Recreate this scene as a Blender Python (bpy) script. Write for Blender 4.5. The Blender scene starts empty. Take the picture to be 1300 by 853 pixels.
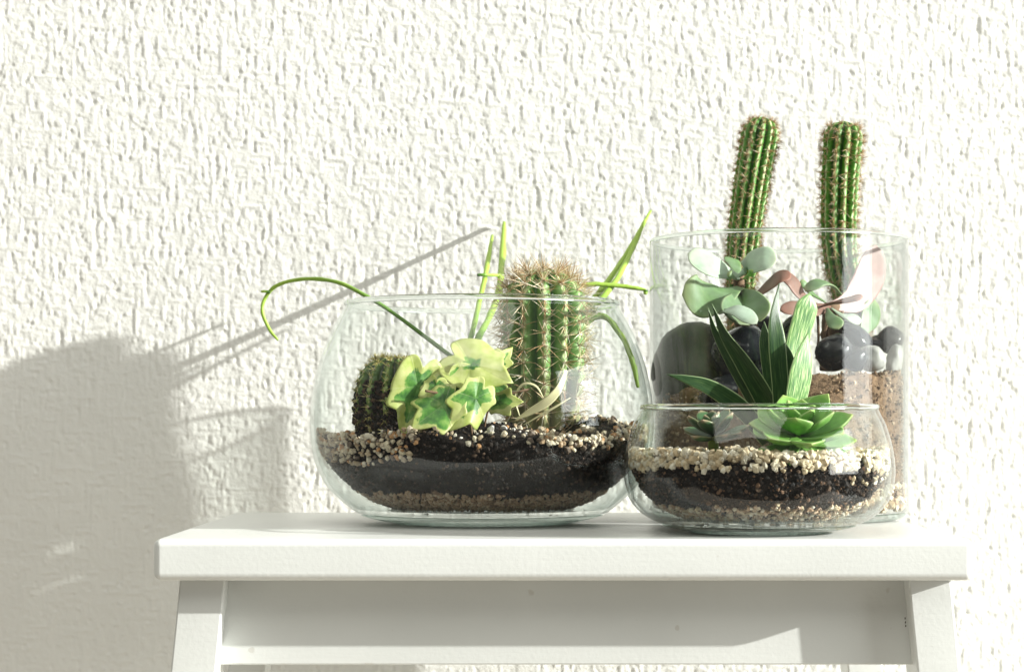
import bpy, math, random
import numpy as np
from mathutils import Vector, Matrix, noise

random.seed(7)
rng = np.random.default_rng(11)
S = bpy.context.scene
COL = S.collection

# ------------------------------------------------------------------ camera
T = 0.50                # height of the stool top above the floor
EYE = 0.0633            # camera height above the stool top
FPX, CX, CY, D0 = 2640.0, 650.0, 532.0, 1.10
cam_d = bpy.data.cameras.new('camera')
cam = bpy.data.objects.new('camera', cam_d); COL.objects.link(cam)
cam.location = (0, -D0, T + EYE)
cam.rotation_euler = (math.radians(90), 0, 0)
cam_d.sensor_width = 36.0
cam_d.lens = FPX / 1300 * 36
cam_d.shift_y = (CY - 426.5) / 1300
cam_d.clip_start = 0.05; cam_d.clip_end = 100
cam_d.dof.use_dof = True
cam_d.dof.focus_distance = 1.17
cam_d.dof.aperture_fstop = 18
S.camera = cam

# ------------------------------------------------------------------ light
W = bpy.data.worlds.new('World'); S.world = W; W.use_nodes = True
bg = W.node_tree.nodes['Background']
bg.inputs['Color'].default_value = (1.0, 0.98, 0.89, 1)
bg.inputs['Strength'].default_value = 0.12

LDIR = Vector((-4.0, 1.0, -1.25)).normalized()
DIST = 16.0
tgt = Vector((0.05, 0.2, T + 0.08))
sp = bpy.data.lights.new('low_sunlight_lamp', 'SPOT')
sp.energy = 29500
sp.color = (1.0, 0.995, 0.94)
sp.shadow_soft_size = 0.075
sp.spot_size = math.radians(14); sp.spot_blend = 0.3
spo = bpy.data.objects.new('low_sunlight_lamp', sp); COL.objects.link(spo)
spo.location = tgt - LDIR * DIST
spo.rotation_euler = LDIR.to_track_quat('-Z', 'Y').to_euler()

def area(name, loc, look, sx, sy, energy, color):
    ar = bpy.data.lights.new(name, 'AREA'); ar.energy = energy; ar.shape = 'RECTANGLE'; ar.size = sx; ar.size_y = sy; ar.color = color
    o = bpy.data.objects.new(name, ar); COL.objects.link(o); o.location = loc
    o.rotation_euler = (Vector(look) - Vector(loc)).to_track_quat('-Z', 'Y').to_euler()
area('window_lamp', (2.35, -0.75, T + 0.55), (0.1, 0.2, T + 0.1), 1.3, 1.2, 38, (0.97, 1.0, 0.98))
area('room_fill_lamp', (-0.4, -1.35, T + 2.1), (0, 0.3, T), 2.6, 2.2, 48, (1.0, 0.985, 0.90))  # added fill lamp, stands in for light bounced around the room

S.view_settings.view_transform = 'Standard'
S.view_settings.look = 'None'
S.view_settings.exposure = 0.0
S.view_settings.gamma = 1.0
S.view_settings.use_curve_mapping = False
S.render.engine = 'CYCLES'
cy = S.cycles
cy.use_denoising = True
cy.max_bounces = 12; cy.transparent_max_bounces = 40
cy.transmission_bounces = 10; cy.glossy_bounces = 5; cy.diffuse_bounces = 4
cy.caustics_reflective = False; cy.caustics_refractive = False
cy.sample_clamp_indirect = 6

# ------------------------------------------------------------------ helpers
def P(px, py, d):
    """a point seen at photo pixel (px, py) at distance d in front of the camera"""
    return Vector(((px - CX) * d / FPX, d - D0, T + EYE - (py - CY) * d / FPX))

def tag(o, label=None, cat=None, group=None, kind=None):
    if label: o['label'] = label
    if cat: o['category'] = cat
    if group: o['group'] = group
    if kind: o['kind'] = kind
    return o

def empty(name, loc, label, cat, group=None):
    o = bpy.data.objects.new(name, None); COL.objects.link(o)
    o.location = loc; o.empty_display_size = 0.01
    return tag(o, label, cat, group)

def mesh_obj(name, verts, faces, mat, parent=None, smooth=True, attrs=None):
    me = bpy.data.meshes.new(name)
    me.from_pydata([tuple(v) for v in verts], [], faces)
    me.materials.append(mat)
    if attrs:
        for an, vals in attrs.items():
            a = me.color_attributes.new(an, 'FLOAT_COLOR', 'POINT')
            a.data.foreach_set('color', np.asarray(vals, dtype=np.float32).ravel())
    if smooth:
        me.polygons.foreach_set('use_smooth', [True] * len(me.polygons))
    me.update()
    o = bpy.data.objects.new(name, me); COL.objects.link(o)
    if parent is not None:
        o.parent = parent
        o.matrix_parent_inverse = Matrix.Translation(-parent.location)
    return o

class MB:
    """collects vertices, faces and one colour attribute"""
    def __init__(s): s.v = []; s.f = []; s.c = []
    def add(s, v, f, c=(1, 1, 1, 1)):
        b = len(s.v); s.v += list(v); s.f += [tuple(i + b for i in q) for q in f]
        s.c += list(c) if isinstance(c, list) else [c] * len(v)
    def build(s, name, mat, parent=None, smooth=True):
        return mesh_obj(name, s.v, s.f, mat, parent, smooth, {'Col': s.c})

def catmull(pts, n):
    pts = [Vector(p) for p in pts]
    if len(pts) == 2:
        return [pts[0].lerp(pts[1], i / n) for i in range(n + 1)]
    ext = [pts[0] * 2 - pts[1]] + pts + [pts[-1] * 2 - pts[-2]]
    out = []
    m = len(pts) - 1
    for i in range(n + 1):
        u = i / n * m
        k = min(int(u), m - 1); t = u - k
        p0, p1, p2, p3 = ext[k:k + 4]
        out.append(0.5 * ((2 * p1) + (p2 - p0) * t + (2 * p0 - 5 * p1 + 4 * p2 - p3) * t * t + (3 * p1 - p0 - 3 * p2 + p3) * t ** 3))
    return out

def interp(xs, ys, x):
    return float(np.interp(x, xs, ys))

def tube(mb, pts, rad, n=28, sides=8, col=None, wob=0.0):
    cs = catmull(pts, n)
    N = len(cs)
    up = Vector((0.13, 0.31, 0.9)).normalized()
    vs = []; cols = []
    seed = random.random() * 50
    for i, c in enumerate(cs):
        t = (cs[min(i + 1, N - 1)] - cs[max(i - 1, 0)]).normalized()
        s = t.cross(up)
        if s.length < 1e-3: s = t.cross(Vector((1, 0, 0)))
        s.normalize(); up = s.cross(t).normalized()
        u = i / (N - 1)
        r = rad(u) if callable(rad) else rad
        for k in range(sides):
            a = 2 * math.pi * k / sides
            rr = r * (1 + wob * noise.noise(Vector((u * 20, k * 0.7, seed))))
            vs.append(c + (s * math.cos(a) + up * math.sin(a)) * rr)
            cols.append((u, 0, 0, 1))
    fs = []
    for i in range(N - 1):
        for k in range(sides):
            k2 = (k + 1) % sides
            fs.append((i * sides + k, i * sides + k2, (i + 1) * sides + k2, (i + 1) * sides + k))
    fs.append(tuple(range(sides))[::-1]); fs.append(tuple((N - 1) * sides + k for k in range(sides)))
    mb.add(vs, fs, col if col else cols)

def blade(mb, pts, width, thick, face, n=22, m=12, cup=0.0, twist=0.0, wave=0.0):
    """a fleshy leaf: pts centre line, width(u) half width, thick(u) half thickness, face = way the upper side looks"""
    cs = catmull(pts, n); N = len(cs)
    vs = []; cols = []
    seed = random.random() * 90
    for i, c in enumerate(cs):
        u = i / (N - 1)
        t = (cs[min(i + 1, N - 1)] - cs[max(i - 1, 0)]).normalized()
        f = Vector(face)
        f = Matrix.Rotation(twist * u, 3, t) @ f
        s = t.cross(f)
        if s.length < 1e-4: s = t.cross(Vector((0.3, 0.5, 0.8)))
        s.normalize(); nn = s.cross(t).normalized()
        w = width(u); h = thick(u)
        for k in range(m):
            a = 2 * math.pi * k / m
            x = math.cos(a); y = math.sin(a)
            y = math.copysign(abs(y) ** 1.25, y)
            off = cup * w * x * x + wave * w * noise.noise(Vector((u * 4, x * 0.8, seed)))
            vs.append(c + s * (w * x) + nn * (h * y + off))
            cols.append((u, x * 0.5 + 0.5, y * 0.5 + 0.5, 1))
    fs = []
    for i in range(N - 1):
        for k in range(m):
            k2 = (k + 1) % m
            fs.append((i * m + k, i * m + k2, (i + 1) * m + k2, (i + 1) * m + k))
    fs.append(tuple(range(m))[::-1]); fs.append(tuple((N - 1) * m + k for k in range(m)))
    mb.add(vs, fs, cols)

def lathe(mb, prof, cx, cyy, seg=96, closed=False):
    """prof: (r, z) list around the vertical through (cx, cyy)"""
    vs = []; idx = []
    for r, z in prof:
        if r < 1e-6:
            idx.append([len(vs)]); vs.append(Vector((cx, cyy, z)))
        else:
            row = []
            for k in range(seg):
                a = 2 * math.pi * k / seg
                row.append(len(vs)); vs.append(Vector((cx + r * math.cos(a), cyy + r * math.sin(a), z)))
            idx.append(row)
    fs = []
    pairs = list(zip(idx[:-1], idx[1:]))
    if closed: pairs.append((idx[-1], idx[0]))
    for A, B in pairs:
        if len(A) == 1 and len(B) == 1: continue
        for k in range(seg):
            k2 = (k + 1) % seg
            if len(A) == 1: fs.append((A[0], B[k2], B[k]))
            elif len(B) == 1: fs.append((A[k], A[k2], B[0]))
            else: fs.append((A[k], A[k2], B[k2], B[k]))
    mb.add(vs, fs)

# icosahedron for grit, crumbs and gravel
_g = (1 + 5 ** 0.5) / 2
ICO_V = np.array([(-1, _g, 0), (1, _g, 0), (-1, -_g, 0), (1, -_g, 0), (0, -1, _g), (0, 1, _g), (0, -1, -_g), (0, 1, -_g),
                  (_g, 0, -1), (_g, 0, 1), (-_g, 0, -1), (-_g, 0, 1)]) / math.sqrt(1 + _g * _g)
ICO_F = np.array([(0, 11, 5), (0, 5, 1), (0, 1, 7), (0, 7, 10), (0, 10, 11), (1, 5, 9), (5, 11, 4), (11, 10, 2), (10, 7, 6), (7, 1, 8),
                  (3, 9, 4), (3, 4, 2), (3, 2, 6), (3, 6, 8), (3, 8, 9), (4, 9, 5), (2, 4, 11), (6, 2, 10), (8, 6, 7), (9, 8, 1)])

def rand_rot():
    q = rng.normal(size=4); q /= np.linalg.norm(q)
    w, x, y, z = q
    return np.array([[1 - 2 * (y * y + z * z), 2 * (x * y - z * w), 2 * (x * z + y * w)],
                     [2 * (x * y + z * w), 1 - 2 * (x * x + z * z), 2 * (y * z - x * w)],
                     [2 * (x * z - y * w), 2 * (y * z + x * w), 1 - 2 * (x * x + y * y)]])

class Grit:
    def __init__(s): s.v = []; s.f = []; s.c = []; s.n = 0
    def add(s, pos, size, cols, jag=0.27, flat=(0.68, 1.28)):
        R = rand_rot()
        v = ICO_V * (1 + rng.uniform(-jag, jag, size=(12, 1))) * rng.uniform(flat[0], flat[1], size=3)
        v = (v @ R.T) * size + np.array(pos)
        s.v.append(v); s.f.append(ICO_F + 12 * s.n); s.n += 1
        c = np.array(cols[rng.integers(len(cols))]) * rng.uniform(0.82, 1.12)
        s.c.append(np.tile(np.append(c, 1.0), (12, 1)))
    def build(s, name, mat, parent=None):
        v = np.concatenate(s.v); f = np.concatenate(s.f); c = np.concatenate(s.c)
        me = bpy.data.meshes.new(name)
        me.vertices.add(len(v)); me.vertices.foreach_set('co', v.astype(np.float32).ravel())
        me.loops.add(f.size); me.loops.foreach_set('vertex_index', f.astype(np.int32).ravel())
        me.polygons.add(len(f)); me.polygons.foreach_set('loop_start', np.arange(0, f.size, 3, dtype=np.int32))
        a = me.color_attributes.new('Col', 'FLOAT_COLOR', 'POINT'); a.data.foreach_set('color', c.astype(np.float32).ravel())
        me.materials.append(mat); me.update(calc_edges=True); me.validate()
        me.polygons.foreach_set('use_smooth', [False] * len(me.polygons))
        o = bpy.data.objects.new(name, me); COL.objects.link(o)
        return o

# ------------------------------------------------------------------ materials
class NT:
    def __init__(s, name):
        s.m = bpy.data.materials.new(name); s.m.use_nodes = True
        s.t = s.m.node_tree; s.N = s.t.nodes
        s.b = s.N['Principled BSDF']; s.out = s.N['Material Output']
    def n(s, typ, **kw):
        x = s.N.new(typ)
        for k, v in kw.items():
            if k.startswith('i_'): x.inputs[k[2:].replace('_', ' ')].default_value = v
            else: setattr(x, k, v)
        return x
    def l(s, a, b): s.t.links.new(a, b)
    def noise(s, scale, detail=4, rough=0.55, vec=None):
        x = s.n('ShaderNodeTexNoise'); x.inputs['Scale'].default_value = scale
        x.inputs['Detail'].default_value = detail; x.inputs['Roughness'].default_value = rough
        if vec is None:
            tc = s.n('ShaderNodeTexCoord'); vec = tc.outputs['Object']
        s.l(vec, x.inputs['Vector']); return x
    def ramp(s, fac, stops):
        r = s.n('ShaderNodeValToRGB'); e = r.color_ramp.elements
        while len(e) < len(stops): e.new(0.5)
        for el, (p, c) in zip(e, stops): el.position = p; el.color = (*c, 1)
        s.l(fac, r.inputs['Fac']); return r
    def math(s, op, a, b=None, c=None):
        x = s.n('ShaderNodeMath', operation=op)
        for i, q in enumerate((a, b, c)):
            if q is None: continue
            if isinstance(q, (int, float)): x.inputs[i].default_value = q
            else: s.l(q, x.inputs[i])
        return x.outputs[0]
    def mix(s, fac, a, b, blend='MIX'):
        x = s.n('ShaderNodeMix', data_type='RGBA', blend_type=blend)
        for sock, q in ((x.inputs[0], fac), (x.inputs[6], a), (x.inputs[7], b)):
            if isinstance(q, (int, float)): sock.default_value = q
            elif isinstance(q, tuple): sock.default_value = (*q, 1)
            else: s.l(q, sock)
        return x.outputs[2]
    def attr(s, name='Col'):
        a = s.n('ShaderNodeAttribute', attribute_name=name); return a
    def bump(s, h, strength=0.3, dist=0.001):
        b = s.n('ShaderNodeBump'); b.inputs['Strength'].default_value = strength; b.inputs['Distance'].default_value = dist
        s.l(h, b.inputs['Height']); s.l(b.outputs[0], s.b.inputs['Normal']); return b
    def translucent(s, colsock, fac):
        tr = s.n('ShaderNodeBsdfTranslucent'); mx = s.n('ShaderNodeMixShader')
        s.l(colsock, tr.inputs['Color']); mx.inputs[0].default_value = fac
        s.l(s.b.outputs[0], mx.inputs[1]); s.l(tr.outputs[0], mx.inputs[2]); s.l(mx.outputs[0], s.out.inputs['Surface'])

def m_wall():
    k = NT('embossed_wallpaper')
    n1 = k.noise(9, 3); n2 = k.noise(700, 3)
    c = k.ramp(n1.outputs['Fac'], [(0.3, (0.665, 0.665, 0.635)), (0.7, (0.715, 0.715, 0.685))])
    k.l(c.outputs[0], k.b.inputs['Base Color'])
    k.b.inputs['Roughness'].default_value = 0.75
    k.bump(n2.outputs['Fac'], 0.45, 0.0008)
    return k.m

def m_paint():
    k = NT('white_painted_wood')
    tc = k.n('ShaderNodeTexCoord'); mp = k.n('ShaderNodeMapping'); mp.inputs['Scale'].default_value = (1, 12, 12)
    k.l(tc.outputs['Object'], mp.inputs['Vector'])
    g = k.noise(14, 5, 0.6, mp.outputs[0])
    big = k.noise(10, 4)
    c = k.ramp(big.outputs['Fac'], [(0.3, (0.630, 0.645, 0.625)), (0.75, (0.690, 0.705, 0.685))])
    # scuffs: small grey rubbed spots
    sc = k.noise(95, 2); sm = k.ramp(sc.outputs['Fac'], [(0.715, (0, 0, 0)), (0.75, (1, 1, 1))])
    col = k.mix(k.math('MULTIPLY', sm.outputs[0], 0.35), c.outputs[0], (0.40, 0.36, 0.30))
    bv = k.n('ShaderNodeBevel', samples=4); bv.inputs['Radius'].default_value = 0.002
    ge = k.n('ShaderNodeNewGeometry'); vm = k.n('ShaderNodeVectorMath', operation='DOT_PRODUCT')
    k.l(bv.outputs[0], vm.inputs[0]); k.l(ge.outputs['True Normal'], vm.inputs[1])
    em = k.ramp(vm.outputs['Value'], [(0.90, (1, 1, 1)), (0.985, (0, 0, 0))])
    cn = k.noise(70, 4, 0.7); cmk = k.ramp(cn.outputs['Fac'], [(0.58, (0, 0, 0)), (0.66, (1, 1, 1))])
    col = k.mix(k.math('MULTIPLY', k.math('MULTIPLY', em.outputs[0], cmk.outputs[0]), 0.55), col, (0.38, 0.32, 0.24))
    k.l(col, k.b.inputs['Base Color'])
    rr = k.math('MULTIPLY_ADD', big.outputs['Fac'], 0.16, 0.26); k.l(rr, k.b.inputs['Roughness'])
    fine = k.noise(420, 3)
    h = k.math('ADD', k.math('MULTIPLY', g.outputs['Fac'], 0.5), k.math('MULTIPLY', fine.outputs['Fac'], 0.35))
    k.bump(h, 0.28, 0.0009)
    return k.m

def m_plain(name, col, rough=0.6, spec=0.5):
    k = NT(name); k.b.inputs['Base Color'].default_value = (*col, 1); k.b.inputs['Roughness'].default_value = rough
    k.b.inputs['Specular IOR Level'].default_value = spec
    return k.m

def m_thin_glass(name, tint=(0.83, 0.885, 0.87), dust=0.003, pw=3.5):
    """thin clear wall: Schlick reflection over straight transmission, a film of dust"""
    k = NT(name); k.N.remove(k.b)
    lw = k.n('ShaderNodeLayerWeight'); lw.inputs['Blend'].default_value = 0.5
    fc = lw.outputs['Facing']
    p5 = k.math('POWER', fc, 5.0)
    fr = k.math('MULTIPLY_ADD', p5, 0.9, 0.025)
    p3 = k.math('POWER', fc, pw)
    tr = k.n('ShaderNodeBsdfTransparent')
    tcol = k.mix(p3, (0.985, 0.992, 0.988), tint); k.l(tcol, tr.inputs['Color'])
    gl = k.n('ShaderNodeBsdfGlossy'); gl.inputs['Roughness'].default_value = 0.015
    gl.inputs['Color'].default_value = (1, 1, 1, 1)
    nb = k.noise(26, 2)
    bp = k.n('ShaderNodeBump'); bp.inputs['Strength'].default_value = 0.12; bp.inputs['Distance'].default_value = 0.004
    k.l(nb.outputs['Fac'], bp.inputs['Height']); k.l(bp.outputs[0], gl.inputs['Normal'])
    mx = k.n('ShaderNodeMixShader'); k.l(fr, mx.inputs[0]); k.l(tr.outputs[0], mx.inputs[1]); k.l(gl.outputs[0], mx.inputs[2])
    df = k.n('ShaderNodeBsdfDiffuse'); df.inputs['Color'].default_value = (0.85, 0.85, 0.83, 1)
    nz = k.noise(55, 6, 0.7)
    dr = k.ramp(nz.outputs['Fac'], [(0.38, (0.2, 0.2, 0.2)), (0.78, (1, 1, 1))])
    spots = k.noise(420, 2); sr = k.ramp(spots.outputs['Fac'], [(0.72, (0, 0, 0)), (0.76, (1, 1, 1))])
    tau = k.math('ADD', k.math('MULTIPLY', dr.outputs[0], dust), k.math('MULTIPLY', sr.outputs[0], dust * 2.5))
    cosv = k.math('MAXIMUM', k.math('SUBTRACT', 1.0, fc), 0.06)
    df_f = k.math('SUBTRACT', 1.0, k.math('POWER', k.math('SUBTRACT', 1.0, tau), k.math('DIVIDE', 1.0, cosv)))
    m2 = k.n('ShaderNodeMixShader'); k.l(df_f, m2.inputs[0]); k.l(mx.outputs[0], m2.inputs[1]); k.l(df.outputs[0], m2.inputs[2])
    k.l(m2.outputs[0], k.out.inputs['Surface'])
    return k.m

def m_solid_glass():
    k = NT('solid_glass'); k.N.remove(k.b)
    g = k.n('ShaderNodeBsdfGlass'); g.inputs['Color'].default_value = (0.965, 0.985, 0.975, 1); g.inputs['IOR'].default_value = 1.5
    g.inputs['Roughness'].default_value = 0.0
    k.l(g.outputs[0], k.out.inputs['Surface'])
    return k.m

def m_soil(name, dark, brown, speck):
    k = NT(name)
    a = k.noise(260, 6, 0.7); b = k.noise(60, 4); v = k.noise(900, 2)
    c = k.ramp(a.outputs['Fac'], [(0.36, dark), (0.62, brown), (0.80, speck)])
    k.l(c.outputs[0], k.b.inputs['Base Color'])
    k.b.inputs['Roughness'].default_value = 0.85
    k.b.inputs['Specular IOR Level'].default_value = 0.25
    h = k.math('ADD', a.outputs['Fac'], k.math('MULTIPLY', v.outputs['Fac'], 0.5))
    k.bump(h, 0.9, 0.0016)
    return k.m

def m_grit(name, rough=0.6):
    k = NT(name); a = k.attr()
    n = k.noise(420, 4)
    f = k.ramp(n.outputs['Fac'], [(0.3, (0.72, 0.70, 0.66)), (0.7, (1.06, 1.05, 1.04))])
    c = k.mix(1.0, a.outputs['Color'], f.outputs[0], 'MULTIPLY')
    k.l(c, k.b.inputs['Base Color']); k.b.inputs['Roughness'].default_value = rough
    k.bump(n.outputs['Fac'], 0.35, 0.0008)
    return k.m

def m_pebble():
    k = NT('polished_dark_stone')
    n = k.noise(70, 5); s = k.noise(230, 3)
    c = k.ramp(n.outputs['Fac'], [(0.35, (0.004, 0.005, 0.007)), (0.7, (0.016, 0.019, 0.022))])
    m = k.ramp(s.outputs['Fac'], [(0.64, (0, 0, 0)), (0.72, (1, 1, 1))])
    col = k.mix(k.math('MULTIPLY', m.outputs[0], 0.30), c.outputs[0], (0.30, 0.31, 0.30))
    k.l(col, k.b.inputs['Base Color']); k.b.inputs['Roughness'].default_value = 0.22; k.b.inputs['Specular IOR Level'].default_value = 0.3
    k.bump(n.outputs['Fac'], 0.1, 0.001)
    return k.m

def sep(k, sock):
    x = k.n('ShaderNodeSeparateColor'); k.l(sock, x.inputs[0]); return x.outputs

def m_stem():
    k = NT('slim_green_stem'); a = sep(k, k.attr().outputs['Color'])
    n = k.noise(120, 4)
    g = k.math('ADD', k.math('MULTIPLY', a[0], 0.8), k.math('MULTIPLY', n.outputs['Fac'], 0.3))
    c = k.ramp(g, [(0.15, (0.05, 0.13, 0.03)), (0.38, (0.14, 0.31, 0.04)), (0.62, (0.36, 0.54, 0.08))])  # brightens along the stem: sunlight on the arch put into the colour
    k.l(c.outputs[0], k.b.inputs['Base Color']); k.b.inputs['Roughness'].default_value = 0.45
    k.bump(n.outputs['Fac'], 0.25, 0.001)
    k.translucent(c.outputs[0], 0.2)
    return k.m

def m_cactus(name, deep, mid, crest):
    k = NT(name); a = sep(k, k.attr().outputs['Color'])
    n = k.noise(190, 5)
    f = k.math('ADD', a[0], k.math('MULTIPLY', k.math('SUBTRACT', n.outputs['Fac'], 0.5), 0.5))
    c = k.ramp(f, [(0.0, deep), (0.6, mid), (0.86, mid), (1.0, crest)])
    ck = k.math('ADD', a[1], k.math('MULTIPLY', k.math('SUBTRACT', k.noise(60, 4).outputs['Fac'], 0.5), 0.5))
    cm = k.ramp(ck, [(0.16, (1, 1, 1)), (0.34, (0, 0, 0))])
    scar = k.noise(85, 3, 0.5); sm = k.ramp(scar.outputs['Fac'], [(0.68, (0, 0, 0)), (0.74, (1, 1, 1))])
    cc = k.mix(k.math('MULTIPLY', cm.outputs[0], 0.6), c.outputs[0], (0.26, 0.20, 0.11))
    cc = k.mix(k.math('MULTIPLY', sm.outputs[0], 0.45), cc, (0.30, 0.25, 0.14))
    k.l(cc, k.b.inputs['Base Color']); k.b.inputs['Roughness'].default_value = 0.5
    k.bump(n.outputs['Fac'], 0.3, 0.001)
    k.b.inputs['Subsurface Weight'].default_value = 0.12
    k.b.inputs['Subsurface Radius'].default_value = (0.002, 0.004, 0.001)
    return k.m

def m_attrcol(name, rough=0.55, trans=0.0):
    k = NT(name); a = k.attr()
    k.l(a.outputs['Color'], k.b.inputs['Base Color']); k.b.inputs['Roughness'].default_value = rough
    if trans: k.translucent(a.outputs['Color'], trans)
    return k.m

def m_fleshy(name, base, edge, tip, rough=0.4, trans=0.18, edge_p=(0.80, 0.97), mottling=0.25, tip_at=0.82, bloom=(0.5, 0.6, 0.55), bloomf=0.0):
    """col attr: r = along leaf, g = across 0..1"""
    k = NT(name); a = sep(k, k.attr().outputs['Color'])
    ac = k.math('ABSOLUTE', k.math('MULTIPLY_ADD', a[1], 2.0, -1.0))
    n = k.noise(130, 5, 0.6)
    dark = tuple(x * (1 - mottling) for x in base); lite = tuple(min(1, x * (1 + mottling)) for x in base)
    c0 = k.ramp(n.outputs['Fac'], [(0.3, dark), (0.7, lite)])
    e = k.ramp(ac, [(edge_p[0], (0, 0, 0)), (edge_p[1], (1, 1, 1))])
    c1 = k.mix(k.math('MULTIPLY', e.outputs[0], 0.8), c0.outputs[0], edge)
    t = k.ramp(a[0], [(tip_at, (0, 0, 0)), (1.0, (1, 1, 1))])
    c2 = k.mix(k.math('MULTIPLY', t.outputs[0], 0.85), c1, tip)
    if bloomf:
        bn = k.noise(40, 3); bm = k.ramp(bn.outputs['Fac'], [(0.35, (0, 0, 0)), (0.75, (1, 1, 1))])
        c2 = k.mix(k.math('MULTIPLY', bm.outputs[0], bloomf), c2, bloom)
    k.l(c2, k.b.inputs['Base Color']); k.b.inputs['Roughness'].default_value = rough
    k.bump(n.outputs['Fac'], 0.15, 0.0008)
    if trans: k.translucent(c2, trans)
    return k.m

def m_gasteria(name, c_lo, c_mid, c_hi):
    k = NT(name); a = sep(k, k.attr().outputs['Color'])
    ac = k.math('ABSOLUTE', k.math('MULTIPLY_ADD', a[1], 2.0, -1.0))
    cmb = k.n('ShaderNodeCombineXYZ'); k.l(k.math('MULTIPLY', a[1], 26.0), cmb.inputs[0]); k.l(k.math('MULTIPLY', a[0], 7.0), cmb.inputs[1])
    st = k.noise(1.0, 3, 0.6, cmb.outputs[0])
    c0 = k.ramp(st.outputs['Fac'], [(0.42, c_lo), (0.53, c_mid), (0.66, c_hi)])
    e = k.ramp(ac, [(0.86, (0, 0, 0)), (0.98, (1, 1, 1))])
    c1 = k.mix(k.math('MULTIPLY', e.outputs[0], 0.75), c0.outputs[0], (0.42, 0.55, 0.28))
    k.l(c1, k.b.inputs['Base Color']); k.b.inputs['Roughness'].default_value = 0.38
    k.bump(st.outputs['Fac'], 0.2, 0.0006)
    k.translucent(c1, 0.1)
    return k.m

def m_ivy():
    """r = distance from the leaf's middle, g = angle"""
    k = NT('variegated_ivy_leaf'); a = sep(k, k.attr().outputs['Color'])
    n = k.noise(70, 4, 0.6); n2 = k.noise(150, 3)
    f = k.math('ADD', a[0], k.math('MULTIPLY', k.math('SUBTRACT', n.outputs['Fac'], 0.5), 1.3))
    f = k.math('ADD', f, k.math('MULTIPLY_ADD', a[2], 1.0, -0.5))
    greens = k.ramp(n2.outputs['Fac'], [(0.38, (0.05, 0.17, 0.03)), (0.52, (0.12, 0.32, 0.05)), (0.64, (0.28, 0.46, 0.11))])
    msk = k.ramp(f, [(0.66, (0, 0, 0)), (0.72, (1, 1, 1))])
    cream = k.ramp(n2.outputs['Fac'], [(0.3, (0.42, 0.51, 0.11)), (0.7, (0.66, 0.69, 0.30))])
    c = k.mix(msk.outputs[0], greens.outputs[0], cream.outputs[0])
    vein = k.math('ABSOLUTE', k.math('SINE', k.math('MULTIPLY', a[1], 2.5 * 2 * math.pi)))
    vm = k.ramp(vein, [(0.0, (1, 1, 1)), (0.10, (0, 0, 0))])
    c = k.mix(k.math('MULTIPLY', vm.outputs[0], 0.3), c, (0.62, 0.66, 0.36))
    k.l(c, k.b.inputs['Base Color']); k.b.inputs['Roughness'].default_value = 0.42
    k.bump(k.math('ADD', vm.outputs[0], n2.outputs['Fac']), 0.25, 0.0006)
    k.translucent(c, 0.32)
    return k.m

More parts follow.
